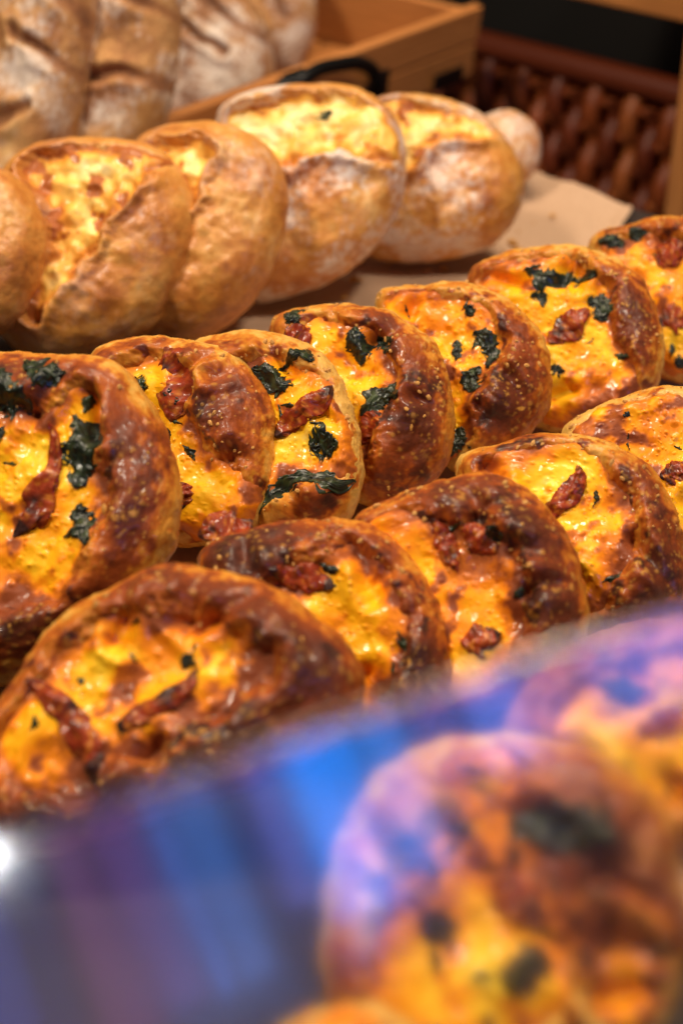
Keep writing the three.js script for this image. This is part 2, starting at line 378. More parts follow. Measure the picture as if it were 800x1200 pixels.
  for (let k = 0, tries = 0; isBun && k < (spec.shreds ?? 6) && tries < 200; tries++) {
    const th = rnd() * 6.2832, r = R(th) * Math.sqrt(rnd()) * 0.85, x = Math.cos(th) * r, y = Math.sin(th) * r, t = rnd() * 3.14, l = 0.0015 + 0.0035 * rnd(), w = 0.0012 + 0.0018 * rnd();
    if (cheeseAt(x, y) < 0.001) continue;
    shreds.push([[x - l * Math.cos(t), y - l * Math.sin(t), w * 0.5], [x + 0.001 * rnd(), y, w], [x + l * Math.cos(t), y + l * Math.sin(t), w * 0.6]]); k++;
  }
  [...(spec.spinach ?? []), ...shreds.map(q0 => ({ q0 }))].forEach((line, li) => {
    const L = lineOf(line), geos = [];
    for (let layer = 0; layer < (line.q0 ? 1 : 2); layer++) {
      const m = line.q0 ? 6 : 16, p = [], c = [], t = [], ix = [], sd = seed * 13 + li * 5 + layer * 31;
      for (let i = 0; i < L.length; i++) {
        const [x0, y0, w0] = L[i].map((q0, qi) => qi === 2 ? q0 * 1.3 : q0), A = L[Math.max(0, i - 1)], B = L[Math.min(L.length - 1, i + 1)];
        let tx = B[0] - A[0], ty = B[1] - A[1]; const l = Math.hypot(tx, ty) || 1; tx /= l; ty /= l;
        const f = i / (L.length - 1), end = Math.pow(Math.sin(Math.PI * clamp(f, 0.02, 0.98)), 0.35);
        for (let k = 0; k <= m; k++) {
          const g = k / m * 2 - 1, rag = 1 + 0.8 * noise(f * 6 + sd, g > 0 ? 3 : 8, sd) + 0.45 * noise(f * 15, g > 0 ? 1 : 5, sd);
          const turn = layer ? 0.35 * (layer - 1.5) * (f - 0.5) * w0 : 0;
          const off = g * w0 * 0.5 * end * Math.max(0.12, rag) * (layer ? 0.75 : 1) + turn;
          let x = x0 - ty * off, y = y0 + tx * off;
          const nx = 0.0016 * noise(x * 170, y * 170, sd), ny = 0.0016 * noise(x * 170, y * 170, sd + 7); x += nx; y += ny;
          const pleat = 0.0017 * (0.5 - Math.abs(noise(g * 2.3 + sd, f * 2.6, sd))) + 0.0008 * noise(g * 3, f * 7, sd + 2);
          const z = heightAt(x, y) + 0.0002 + 0.0004 * layer + pleat + 0.0020 * noise(x * 110 + 5, y * 110, sd + 9) - 0.0009 * g * g;
          p.push(x, y, z); t.push(x, y);
          const gn = sst(-0.15, 0.55, fbm(x + sd, y, z, 230, 3)), v = sst(0.5, 0.0, Math.abs(noise(x * 300, y * 300, sd + 4)) * 3);
          c.push(0.006 + 0.026 * gn + 0.008 * v, 0.009 + 0.038 * gn + 0.014 * v, 0.006 + 0.008 * gn + 0.003 * v);
        }
      }
      for (let i = 0; i < L.length - 1; i++) for (let k = 0; k < m; k++) { const A = i * (m + 1) + k, B = A + m + 1; ix.push(A, B, B + 1, A, B + 1, A + 1); }
      geos.push(make(p, c, t, ix));
    }
    part('spinach_leaf', mergeGeometries(geos), M.leaf, group);
  });
  (spec.tomato ?? []).forEach((line, li) => {
    const L = lineOf(line), m = 30, p = [], c = [], t = [], ix = [], sd = seed * 7 + li * 17;
    for (let i = 0; i < L.length; i++) {
      const [x0, y0, w0] = L[i], A = L[Math.max(0, i - 1)], B = L[Math.min(L.length - 1, i + 1)];
      let tx = B[0] - A[0], ty = B[1] - A[1]; const l = Math.hypot(tx, ty) || 1; tx /= l; ty /= l;
      const f = i / (L.length - 1), end = Math.pow(Math.sin(Math.PI * clamp(f, 0.004, 0.996)), 0.4), hw = w0 * 0.5 * end, lift = heightAt(x0, y0) + 0.0016 * noise(f * 7 + 3, sd, 4) - 0.0007;
      for (let k = 0; k < m; k++) {
        const g = k / m * 2 * Math.PI, cr = 1 + 0.55 * noise(Math.cos(g) * 1.2, Math.sin(g) * 1.2 + f * 5, sd) + 0.35 * noise(Math.cos(g) * 3.5 + 7, Math.sin(g) * 3.5 + f * 7, sd + 3);
        const off = Math.cos(g) * hw * cr, up = Math.sin(g) * Math.min(hw, 0.0019) * cr;
        const x = x0 - ty * off, y = y0 + tx * off, z = 0.5 * lift + 0.5 * heightAt(x, y) + 0.0004 + up + 0.0020 * Math.abs(Math.cos(g)) * noise(f * 6, Math.cos(g), sd) + 0.0007 * noise(x * 420, y * 420, sd);
        p.push(x, y, z); t.push(x + z, y);
        const n = fbm(x + sd, y, z, 260, 3), n2 = fbm(x, y + sd, z, 90, 2), ch = sst(0.15, 0.5, n2 + 0.5 * n + (f < 0.10 || f > 0.86 ? 0.32 : 0) + 0.06 + (spec.char ?? 0));
        const r = 0.27 + 0.26 * n, rgb = [r, 0.028 + 0.07 * Math.max(0, n), 0.006 + 0.004 * Math.max(0, n)], dk = [0.045, 0.016, 0.014];
        const or = 0.8 * sst(0.06, 0.36, fbm(x, y - sd, z, 380, 2)) * (1 - ch); for (let q3 = 0; q3 < 3; q3++) { const v = rgb[q3] + (dk[q3] - rgb[q3]) * ch; c.push(v + ([0.56, 0.19, 0.02][q3] - v) * or); }
      }
    }
    for (let i = 0; i < L.length - 1; i++) for (let k = 0; k < m; k++) { const A = i * m + k, B = i * m + (k + 1) % m; ix.push(A, A + m, B + m, A, B + m, B); }
    for (const [s0, dir] of [[0, 1], [(L.length - 1) * m, -1]]) { for (let k = 1; k < m - 1; k++) dir > 0 ? ix.push(s0, s0 + k, s0 + k + 1) : ix.push(s0, s0 + k + 1, s0 + k); }
    part('tomato_strip', make(p, c, t, ix), M.tomato, group);
  });
  // ---- crumbs of grated cheese baked on to the crust
  if (spec.crumbs) {
    const geos = [], unit = new THREE.IcosahedronGeometry(1, 0);
    for (let k = 0, tries = 0; k < spec.crumbs && tries < spec.crumbs * 30; tries++) {
      const th = rnd() * 6.2832, s = Math.sqrt(0.15 + 0.75 * rnd()), r = R(th), x = Math.cos(th) * r * s, y = Math.sin(th) * r * s, pick = rnd();
      const c = cheeseAt(x, y);
      if (c > 0.001 || fbm(x, y, so + 8, 42, 2) + 0.25 * (y > 0 ? 1 : 0) < pick * 0.9 + 0.02) continue;
      const z = heightAt(x, y), w = 0.00035 + 0.0009 * rnd() ** 2.5;
      const g = unit.clone(), P = g.attributes.position;
      for (let i = 0; i < P.count; i++) { const n = 1 + 0.35 * noise(P.getX(i) * 2 + k, P.getY(i) * 2, P.getZ(i) * 2); P.setXYZ(i, P.getX(i) * n, P.getY(i) * n, P.getZ(i) * n); }
      g.applyMatrix4(new THREE.Matrix4().compose(V3(x, y, z + w * 0.25), new THREE.Quaternion().setFromEuler(new THREE.Euler(0.5 * rnd(), 0.5 * rnd(), 6 * rnd())), V3(w * (1 + rnd()), w, w * 0.6)));
      g.computeVertexNormals();
      geos.push(g); k++;
    }
    if (geos.length) tag(part('cheese_crumbs', mergeGeometries(geos), M.crumb, group), null, null, null, 'stuff');
  }
  return group;
}

// ------------------------------------------------------------------ counter, paper
const woodTex = (dark, light, n = 512) => dataTexture(n, (u, v) => {
  const g = tile(u * 1, v, 3, 3, 5), s = tile((u * 1) % 1, v, 60, 2, 9) * 0.35, rings = 0.5 + 0.5 * Math.sin((v * 16 + g * 3.2) * 6.2832);
  const k = clamp(0.35 + 0.4 * rings * 0.6 + s + 0.3 * g);
  return dark.map((d, i) => d + (light[i] - d) * k);
}, true);
const counterTex = woodTex([0.10, 0.06, 0.05], [0.19, 0.12, 0.09]); counterTex.repeat.set(1.2, 1.2);
const counterMat = new THREE.MeshStandardMaterial({ map: counterTex, roughness: 0.75 });
const pale = woodTex([0.58, 0.35, 0.16], [0.82, 0.55, 0.29]); pale.repeat.set(1, 0.4);
const crateMat = new THREE.MeshStandardMaterial({ map: pale, roughness: 0.6 });
const blackMetal = new THREE.MeshStandardMaterial({ color: 0x101012, roughness: 0.45, metalness: 0.6 });

const E1 = onLevel(600, 205, 0), E2 = onLevel(735, 250, 0);
const edge = V3(E2.x - E1.x, 0, E2.z - E1.z).normalize(), back = V3(edge.z, 0, -edge.x);   // along the far side of the counter; away over it
{
  // counter top: a slab with its far side along that line
  const sh = new THREE.Shape(), q = (p) => [p.x, -p.z];
  const c1 = E1.clone().addScaledVector(edge, -1.6).addScaledVector(back, 0.012), c2 = E1.clone().addScaledVector(edge, 1.0).addScaledVector(back, 0.012);
  const c3 = c2.clone().addScaledVector(back, -1.9), c4 = c1.clone().addScaledVector(back, -1.9);
  [c1, c2, c3, c4].forEach((p, i) => i ? sh.lineTo(...q(p)) : sh.moveTo(...q(p)));
  const g = new THREE.ExtrudeGeometry(sh, { depth: 0.035, bevelEnabled: true, bevelThickness: 0.003, bevelSize: 0.003, bevelSegments: 2 });
  g.rotateX(-Math.PI / 2); g.translate(0, -0.0385, 0);
  const m = part('counter_top', g, counterMat, scene);
  tag(m, 'dark brown wooden counter top under the papers and breads', 'counter', null, 'structure');
}
const paperTex = dataTexture(512, (u, v) => { const n = tile(u, v, 6, 3, 4), f = tile(u, v, 70, 2, 8); const k = 0.02 * n + 0.05 * f; return [0.72 + k, 0.59 + k, 0.48 + k]; }, true);
paperTex.repeat.set(4, 4);
const paperMat = new THREE.MeshStandardMaterial({ map: paperTex, roughness: 0.75, side: THREE.DoubleSide });
function paper(corners, y0, seed, label, curl) {
  const n = 90, p = [], t = [], ix = [];
  for (let j = 0; j <= n; j++) for (let i = 0; i <= n; i++) {
    const u = i / n, v = j / n, a = corners[0].clone().lerp(corners[1], u), b = corners[3].clone().lerp(corners[2], u), c = a.lerp(b, v);
    const ed = Math.min(u, 1 - u, v, 1 - v);
    const cr = Math.abs(noise(c.x * 9, c.z * 9, seed + 5)), cr2 = Math.abs(noise(c.x * 17 + 3, c.z * 17, seed + 6));
    c.y = y0 + 0.0008 * (1 + noise(c.x * 14, c.z * 14, seed)) + 0.0026 * Math.exp(-cr * 14) + 0.0014 * Math.exp(-cr2 * 16) + curl * Math.pow(sst(0.10, 0, ed), 2) * clamp(0.35 + 0.9 * noise(c.x * 9 + 2, c.z * 9, seed + 3));
    const w = 0.004 * noise(c.x * 25, c.z * 25, seed + 9); c.x += w; c.z += w;
    p.push(c.x, c.y, c.z); t.push(c.x, c.z);
  }
  for (let j = 0; j < n; j++) for (let i = 0; i < n; i++) { const A = j * (n + 1) + i, B = A + n + 1; ix.push(A, A + 1, B + 1, A, B + 1, B); }
  const g = new THREE.BufferGeometry(); g.setAttribute('position', new THREE.Float32BufferAttribute(p, 3)); g.setAttribute('uv', new THREE.Float32BufferAttribute(t, 2)); g.setIndex(ix); g.computeVertexNormals();
  const m = part(numbered('baking_paper'), g, paperMat, scene);
  tag(m, label, 'paper');
  return m;
}
{
  const P = (u, v) => onLevel(u, v, 0);
  const a = P(560, 188), b = P(738, 252), c = P(1010, 420), d = P(-200, 480);
  paper([P(-60, 330), a, b, P(560, 560)].map((p, i) => p), 0.0006, 3, 'beige baking paper under the plain cheese rolls, its far corner curling up', 0.012);
  paper([P(-420, 745), P(880, 415), P(1100, 560), P(310, 925)], 0.0045, 8, 'beige baking paper under the shingled topped buns', 0.004);
  paper([P(250, 1330), P(520, 1040), P(1150, 650), P(1400, 900)], 0.0085, 12, 'beige baking paper behind the acrylic guard, its corner bare', 0.004);
}

// ------------------------------------------------------------------ the breads themselves
const ROWG = 'topped buns shingled in the row beside the beige paper', ROWQ = 'topped buns shingled in the row along the acrylic guard', ROWR = 'topped buns behind the acrylic guard';
const bun = (o) => bread({ name: 'topped_bun', category: 'bun', group: ROWG, crumbs: 60, floor: 0.008, ...o });
bun({ seed: 1, brown: 0.08, label: 'large bun with wilted spinach and a twisted tomato strip on deep yellow cheese', H: 0.022,
  outline: [[60, 415], [125, 422], [170, 460], [200, 520], [211, 590], [200, 650], [160, 715], [90, 765], [0, 805], [-70, 790], [-120, 700], [-130, 580], [-90, 470], [-20, 420]],
  cheese: [[[95, 465], [112, 480], [120, 520], [118, 580], [114, 630], [95, 668], [60, 700], [20, 715], [-40, 730], [-100, 680], [-110, 560], [-60, 480], [0, 480], [50, 490]]],
  spinach: [[[88, 488, 20], [98, 515, 40], [96, 545, 36], [92, 572, 26]], [[92, 592, 16], [98, 615, 26], [108, 640, 12]], [[0, 440, 26], [22, 468, 40], [40, 480, 30]], [[-8, 505, 16], [8, 515, 18]], [[30, 425, 14], [60, 440, 30], [80, 436, 14]]],
  tomato: [[[62, 497, 9], [68, 522, 16], [64, 552, 20], [50, 585, 36], [40, 608, 34], [18, 630, 14]]],
  brownSpots: [[165, 540, 60, 0.35], [20, 455, 60, 0.35], [130, 440, 50, 0.2], [20, 715, 34, 0.5], [60, 760, 90, 0.3], [160, 640, 50, 0.2]] });
bun({ seed: 2, brown: 0.06, label: 'bun with a charred lump of red tomato next to its smooth brown crust',
  outline: [[110, 417], [155, 400], [205, 397], [262, 408], [302, 440], [321, 485], [323, 525], [317, 570], [300, 615], [240, 640], [170, 630], [115, 560], [98, 480]],
  cheese: [[[160, 430], [180, 415], [205, 420], [222, 450], [226, 490], [240, 520], [280, 555], [312, 590], [300, 612], [250, 622], [200, 620], [150, 590], [130, 520], [140, 450]]],
  tomato: [[[195, 408, 20], [205, 425, 46], [212, 450, 50], [206, 478, 44], [202, 495, 20]], [[213, 565, 14], [216, 580, 24], [215, 598, 16]]],
  spinach: [[[196, 466, 12], [207, 470, 20], [220, 473, 12]], [[155, 447, 10], [165, 452, 14], [176, 455, 8]]],
  brownSpots: [[285, 480, 55, 0.35], [245, 490, 25, 0.5], [270, 430, 40, 0.2]] });
bun({ seed: 3, brown: -0.10, label: 'bun with a red tomato strip above a long black strand of spinach', H: 0.018,
  outline: [[225, 402], [280, 388], [335, 394], [382, 418], [407, 460], [421, 510], [426, 552], [418, 592], [395, 622], [330, 640], [270, 600], [240, 500], [222, 430]],
  cheese: [[[290, 425], [330, 425], [375, 438], [398, 478], [414, 520], [412, 548], [385, 556], [345, 560], [322, 585], [290, 590], [262, 540], [255, 470], [268, 435]]],
  spinach: [[[296, 435, 12], [312, 441, 22], [328, 450, 24], [344, 453, 14]], [[328, 432, 6], [342, 421, 9], [356, 414, 12], [366, 424, 9]], [[362, 524, 18], [376, 521, 30], [396, 521, 18]], [[302, 612, 8], [318, 588, 20], [334, 570, 22], [352, 562, 14], [372, 560, 15], [392, 568, 22], [414, 560, 8]]],
  tomato: [[[322, 512, 24], [340, 496, 30], [360, 481, 26], [378, 468, 26], [388, 450, 12]]],
  brownSpots: [[305, 415, 25, 0.35], [365, 590, 40, 0.45], [255, 405, 40, 0.3], [345, 555, 18, 0.3]] });
bun({ seed: 4, brown: 0.12, label: 'bun with a dark spinach knot over a bright red tomato piece', H: 0.021,
  outline: [[318, 382], [350, 365], [400, 358], [455, 366], [503, 398], [527, 445], [532, 495], [522, 545], [490, 580], [440, 595], [390, 580], [350, 520], [325, 440]],
  cheese: [[[366, 378], [408, 380], [438, 400], [462, 432], [462, 470], [445, 500], [430, 545], [400, 560], [370, 520], [350, 450], [345, 400]]],
  spinach: [[[414, 388, 14], [420, 405, 24], [426, 425, 16]], [[428, 492, 12], [442, 470, 26], [458, 462, 24], [468, 472, 14]], [[335, 372, 12], [346, 372, 20], [352, 382, 10]], [[440, 395, 8], [452, 404, 16], [456, 414, 8]]],
  tomato: [[[424, 522, 18], [436, 502, 30], [450, 488, 22]], [[338, 392, 20], [352, 398, 36], [362, 408, 20]]],
  brownSpots: [[490, 470, 50, 0.3], [480, 545, 60, 0.35], [450, 400, 40, 0.25]] });
bun({ seed: 5, brown: -0.02, label: 'bun with green herb flecks and a pale onion crumb beside a purple brown crust', H: 0.020,
  outline: [[440, 352], [480, 338], [530, 332], [572, 340], [612, 365], [638, 400], [647, 437], [639, 480], [610, 522], [570, 548], [530, 552], [490, 520], [465, 440]],
  cheese: [[[450, 352], [500, 343], [548, 352], [580, 380], [590, 405], [570, 440], [555, 480], [548, 515], [520, 535], [495, 500], [478, 440], [462, 385]]],
  spinach: [[[556, 392, 14], [570, 400, 22], [578, 415, 18], [570, 432, 14]], [[560, 432, 12], [553, 445, 20], [556, 460, 12]], [[528, 535, 10], [536, 518, 20], [538, 502, 12]], [[544, 362, 8], [550, 366, 12], [555, 371, 8]], [[534, 400, 8], [538, 412, 14], [534, 424, 8]]],
  brownSpots: [[600, 460, 55, 0.5], [610, 375, 30, 0.4], [475, 345, 30, 0.3], [575, 500, 40, 0.4]] });
bun({ seed: 6, brown: 0.05, label: 'bun with a knotted black spinach strand above a slanted red tomato strip', H: 0.019,
  outline: [[548, 325], [580, 302], [640, 290], [700, 296], [748, 326], [772, 372], [777, 412], [765, 455], [730, 490], [680, 505], [630, 500], [585, 460], [555, 390]],
  cheese: [[[572, 322], [620, 305], [675, 308], [706, 335], [720, 380], [735, 420], [752, 450], [725, 475], [680, 485], [640, 492], [600, 460], [575, 400], [568, 350]]],
  spinach: [[[616, 318, 10], [630, 328, 24], [648, 330, 20], [664, 326, 17], [680, 324, 16], [697, 320, 18]], [[688, 352, 16], [702, 358, 24], [710, 374, 18]], [[626, 345, 10], [634, 350, 14], [641, 348, 8]], [[645, 432, 10], [654, 436, 12], [662, 434, 6]]],
  tomato: [[[642, 402, 22], [658, 390, 30], [674, 376, 28], [690, 362, 16]]],
  brownSpots: [[750, 390, 45, 0.35], [740, 340, 40, 0.3], [575, 312, 40, 0.35], [700, 470, 30, 0.3]] });
bun({ seed: 7, brown: 0.02, label: 'bun at the shelf end of the row with curled spinach on its top edge',
  outline: [[690, 283], [735, 264], [800, 255], [855, 268], [885, 330], [875, 395], [830, 445], [785, 446], [740, 420], [705, 350]],
  cheese: [[[705, 290], [755, 278], [800, 285], [835, 330], [830, 390], [800, 432], [775, 420], [755, 360], [730, 310]]],
  spinach: [[[700, 286, 8], [715, 284, 14], [730, 286, 10]], [[736, 280, 10], [745, 276, 18], [757, 272, 8]], [[790, 428, 12], [804, 424, 20]]],
  tomato: [[[768, 288, 18], [784, 296, 34], [800, 292, 30]], [[772, 378, 22], [790, 374, 34], [805, 372, 20]]],
  brownSpots: [[785, 285, 45, 0.4], [720, 275, 30, 0.3]] });

const bunQ = o => bun({ group: ROWQ, az: -14, el: 46, ...o, brown: o.brown + 0.05 });
bunQ({ seed: 11, brown: 0.14, H: 0.022, label: 'long bun with two curved sun dried tomato strips on blistered cheese', el: 50,
  outline: [[-40, 900], [0, 832], [40, 772], [90, 712], [150, 680], [210, 665], [280, 675], [350, 705], [400, 745], [425, 785], [422, 835], [370, 890], [280, 930], [180, 965], [60, 1000], [-30, 985]],
  cheese: [[[70, 765], [130, 732], [200, 722], [260, 740], [322, 768], [300, 800], [250, 840], [205, 870], [150, 892], [105, 885], [95, 935], [40, 930], [0, 900], [10, 850], [45, 800]]],
  tomato: [[[34, 796, 16], [58, 815, 26], [84, 845, 30], [110, 880, 34], [116, 920, 26]], [[142, 856, 30], [165, 845, 26], [195, 828, 24], [222, 806, 20], [236, 785, 14]]],
  spinach: [[[214, 774, 8], [222, 776, 14], [232, 780, 8]], [[142, 850, 8], [152, 852, 20], [162, 850, 8]]],
  brownSpots: [[150, 798, 17, 0.7], [215, 690, 80, 0.2], [350, 780, 60, 0.35], [60, 930, 60, 0.3], [250, 860, 50, 0.35], [330, 830, 60, 0.4], [150, 940, 70, 0.4]], char: 0.08 });
bunQ({ seed: 12, brown: 0.22, label: 'bun with a folded dark crust tucked between the long bun and its neighbour', H: 0.021,
  slash: [[[388, 612], [425, 655]], [[425, 655], [440, 700]]],
  outline: [[232, 655], [275, 628], [330, 616], [400, 608], [450, 622], [498, 675], [524, 740], [530, 800], [500, 850], [420, 865], [340, 810], [265, 730]],
  cheese: [[[385, 655], [420, 648], [455, 672], [475, 710], [470, 760], [455, 810], [430, 840], [390, 820], [350, 770], [310, 720], [330, 690]]],
  tomato: [[[322, 672, 16], [345, 678, 30], [370, 680, 32], [392, 690, 20]], [[225, 622, 22], [248, 614, 44], [272, 616, 40], [290, 604, 14]]],
  brownSpots: [[290, 640, 60, 0.35], [410, 630, 45, 0.3], [500, 730, 50, 0.3], [440, 640, 30, 0.3], [480, 810, 50, 0.4]], char: 0.05 });
bunQ({ seed: 13, brown: 0.16, label: 'bun with dark red tomato shreds and orange cheese running over its front', H: 0.023,
  outline: [[412, 614], [450, 590], [520, 563], [580, 558], [630, 584], [666, 630], [686, 690], [690, 740], [670, 790], [600, 832], [530, 840], [470, 790], [440, 715], [420, 660]],
  cheese: [[[425, 612], [470, 600], [510, 615], [555, 625], [590, 640], [612, 675], [612, 720], [600, 760], [582, 785], [562, 830], [535, 838], [500, 790], [470, 730], [450, 680], [435, 645]]], cheeseTone: 0.14,
  tomato: [[[505, 610, 14], [520, 630, 24], [530, 655, 20], [536, 672, 12]], [[540, 618, 18], [562, 632, 30], [582, 650, 22]], [[540, 755, 22], [562, 752, 32], [588, 746, 20]]],
  spinach: [[[568, 622, 8], [578, 630, 16], [590, 632, 8]]],
  brownSpots: [[555, 640, 45, 0.35], [640, 660, 50, 0.3], [600, 580, 60, 0.3], [650, 750, 60, 0.35], [490, 590, 40, 0.2]] });
bunQ({ seed: 14, brown: 0.02, label: 'bun with one upright red tomato strip on pale creamy cheese', H: 0.021,
  outline: [[530, 548], [580, 525], [640, 510], [700, 515], [750, 540], [785, 585], [800, 640], [803, 700], [770, 745], [700, 755], [640, 720], [580, 650]],
  cheese: [[[575, 540], [640, 520], [700, 535], [725, 570], [745, 610], [735, 650], [715, 700], [680, 715], [640, 690], [600, 640], [575, 580]]], cheeseTone: -0.08,
  tomato: [[[640, 612, 26], [655, 595, 28], [668, 578, 22], [678, 560, 18], [676, 545, 8]]],
  brownSpots: [[735, 570, 35, 0.45], [760, 690, 70, 0.5], [600, 530, 40, 0.3], [720, 640, 20, 0.3]] });
bunQ({ seed: 15, brown: -0.1, label: 'bun almost wholly covered in bubbly orange cheese, half out of view', H: 0.019,
  outline: [[655, 512], [690, 482], [740, 463], [800, 455], [860, 478], [895, 550], [885, 630], [820, 660], [740, 640], [680, 575]],
  cheese: [[[668, 512], [700, 485], [750, 470], [805, 465], [855, 490], [875, 550], [860, 610], [810, 635], [750, 620], [695, 560]]], cheeseTone: 0.02,
  tomato: [[[772, 562, 14], [790, 556, 24], [810, 545, 16]]],
  brownSpots: [[720, 488, 16, 0.5], [690, 505, 20, 0.4], [780, 500, 25, 0.35]] });

const bunR = o => bun({ group: ROWR, az: -10, el: 48, detail: 0.75, crumbs: 40, ...o });
bunR({ seed: 21, brown: 0.0, label: 'bun with spinach and blotchy cheese seen close through the acrylic guard', H: 0.021,
  outline: [[385, 1010], [430, 925], [500, 872], [600, 862], [700, 888], [768, 940], [800, 1010], [808, 1100], [780, 1200], [700, 1262], [560, 1285], [430, 1255], [370, 1140]],
  cheese: [[[470, 1000], [520, 955], [600, 950], [650, 985], [668, 1080], [650, 1180], [580, 1240], [460, 1210], [430, 1120], [440, 1060]], [[680, 1100], [740, 1090], [770, 1150], [740, 1210], [690, 1180]], [[520, 900], [570, 890], [600, 910], [560, 930]]], shreds: 26,
  spinach: [[[590, 960, 20], [630, 975, 46], [680, 970, 50], [710, 985, 24]], [[494, 1062, 16], [506, 1075, 30], [530, 1090, 24]], [[596, 1160, 18], [610, 1130, 44], [622, 1105, 30]], [[520, 975, 12], [535, 965, 26], [552, 968, 16]]],
  tomato: [[[590, 1010, 26], [600, 1050, 40], [630, 1085, 26]]],
  brownSpots: [[700, 950, 80, 0.3], [740, 1060, 80, 0.25], [640, 1000, 60, 0.35], [480, 920, 60, 0.2]] });
bunR({ seed: 22, brown: 0.2, label: 'bun behind the acrylic guard with its top under the blue reflection',
  outline: [[580, 880], [615, 800], [680, 748], [770, 725], [850, 735], [920, 800], [940, 900], [880, 975], [760, 990], [650, 955]],
  cheese: [[[640, 850], [690, 790], [770, 765], [840, 790], [870, 870], [820, 930], [720, 940]]],
  spinach: [[[690, 800, 16], [720, 810, 34], [750, 805, 20]]],
  tomato: [[[740, 860, 26], [770, 850, 36], [800, 830, 20]]], brownSpots: [] });
bunR({ seed: 23, brown: 0.0, label: 'bun at the free end behind the guard, only its cheesy top showing',
  outline: [[265, 1310], [300, 1225], [350, 1180], [415, 1165], [480, 1190], [530, 1255], [540, 1345], [490, 1420], [380, 1440], [295, 1395]],
  cheese: [[[305, 1285], [340, 1215], [410, 1185], [465, 1215], [500, 1270], [480, 1350], [380, 1380], [320, 1340]]],
  spinach: [[[420, 1200, 16], [440, 1210, 30], [460, 1215, 16]]], tomato: [], brownSpots: [] });

const ROLLG = 'plain cheese rolls along the wooden crate';
const roll = o => bread({ name: 'cheese_roll', kind: 'roll', category: 'bread roll', group: ROLLG, H: 0.032, D: 0.024, el: 40, az: -12, detail: 0.6, floor: 0.004, shoulder: 0.04, ...o });
roll({ seed: 31, depth: 0.86, label: 'plain tan roll cut off beside the roll with a long open slit', flour: 0.15,
  outline: [[-95, 250], [-40, 205], [0, 198], [34, 222], [52, 265], [49, 312], [30, 352], [0, 388], [-60, 405], [-100, 360]] });
roll({ seed: 32, label: 'golden roll split by a long slit full of browned cheese', flour: 0.22, toast: 1.4, cheeseTone: 0.16,
  outline: [[8, 205], [50, 172], [120, 165], [182, 174], [216, 205], [231, 248], [226, 292], [206, 342], [170, 388], [120, 416], [60, 424], [12, 405], [-12, 350], [-10, 270]],
  cheese: [[[30, 205], [65, 180], [120, 172], [190, 182], [165, 215], [138, 252], [108, 298], [75, 342], [45, 378], [32, 366], [52, 322], [68, 275], [58, 240]]],
  brownSpots: [[130, 355, 22, 0.35], [190, 215, 25, 0.25], [40, 190, 60, 0.2]] });
roll({ seed: 33, label: 'golden roll with only a narrow cheese slit near its floured top', flour: 0.3,
  outline: [[165, 168], [205, 150], [260, 147], [310, 168], [334, 208], [335, 255], [319, 310], [289, 358], [242, 392], [190, 402], [150, 390], [138, 300], [148, 215]],
  cheese: [[[185, 176], [225, 170], [250, 180], [242, 200], [232, 235], [222, 245], [214, 215]]] });
roll({ seed: 34, label: 'floured roll with a broad creamy cheese top and a dark fleck', flour: 0.95, flourBias: 0.22, toast: 0.5,
  outline: [[255, 142], [288, 114], [350, 103], [420, 106], [464, 140], [476, 190], [467, 240], [440, 287], [390, 326], [335, 346], [290, 350], [268, 290], [258, 215]],
  cheese: [[[268, 145], [300, 122], [360, 112], [418, 115], [455, 140], [468, 178], [440, 185], [400, 178], [362, 192], [330, 198], [305, 175]]],
  spinach: [[[372, 142, 8], [380, 136, 12], [388, 130, 8]]] });
roll({ seed: 35, label: 'floured roll at the paper end with a cracked cheesy mouth', flour: 0.85, flourBias: 0.12, toast: 1.1,
  outline: [[415, 160], [440, 120], [500, 115], [560, 133], [598, 172], [613, 212], [606, 252], [575, 286], [520, 303], [460, 305], [420, 290], [405, 225]],
  cheese: [[[440, 128], [500, 120], [560, 142], [572, 160], [535, 165], [495, 175], [482, 200], [462, 190], [445, 160]]] });
roll({ seed: 36, label: 'small pale roll half hidden behind the floured roll at the paper end', flour: 0.7, flourBias: 0.3, H: 0.022, D: 0.02, detail: 0.4, depth: undefined,
  outline: [[540, 180], [560, 142], [595, 130], [625, 145], [634, 175], [622, 205], [590, 222], [555, 215]] });

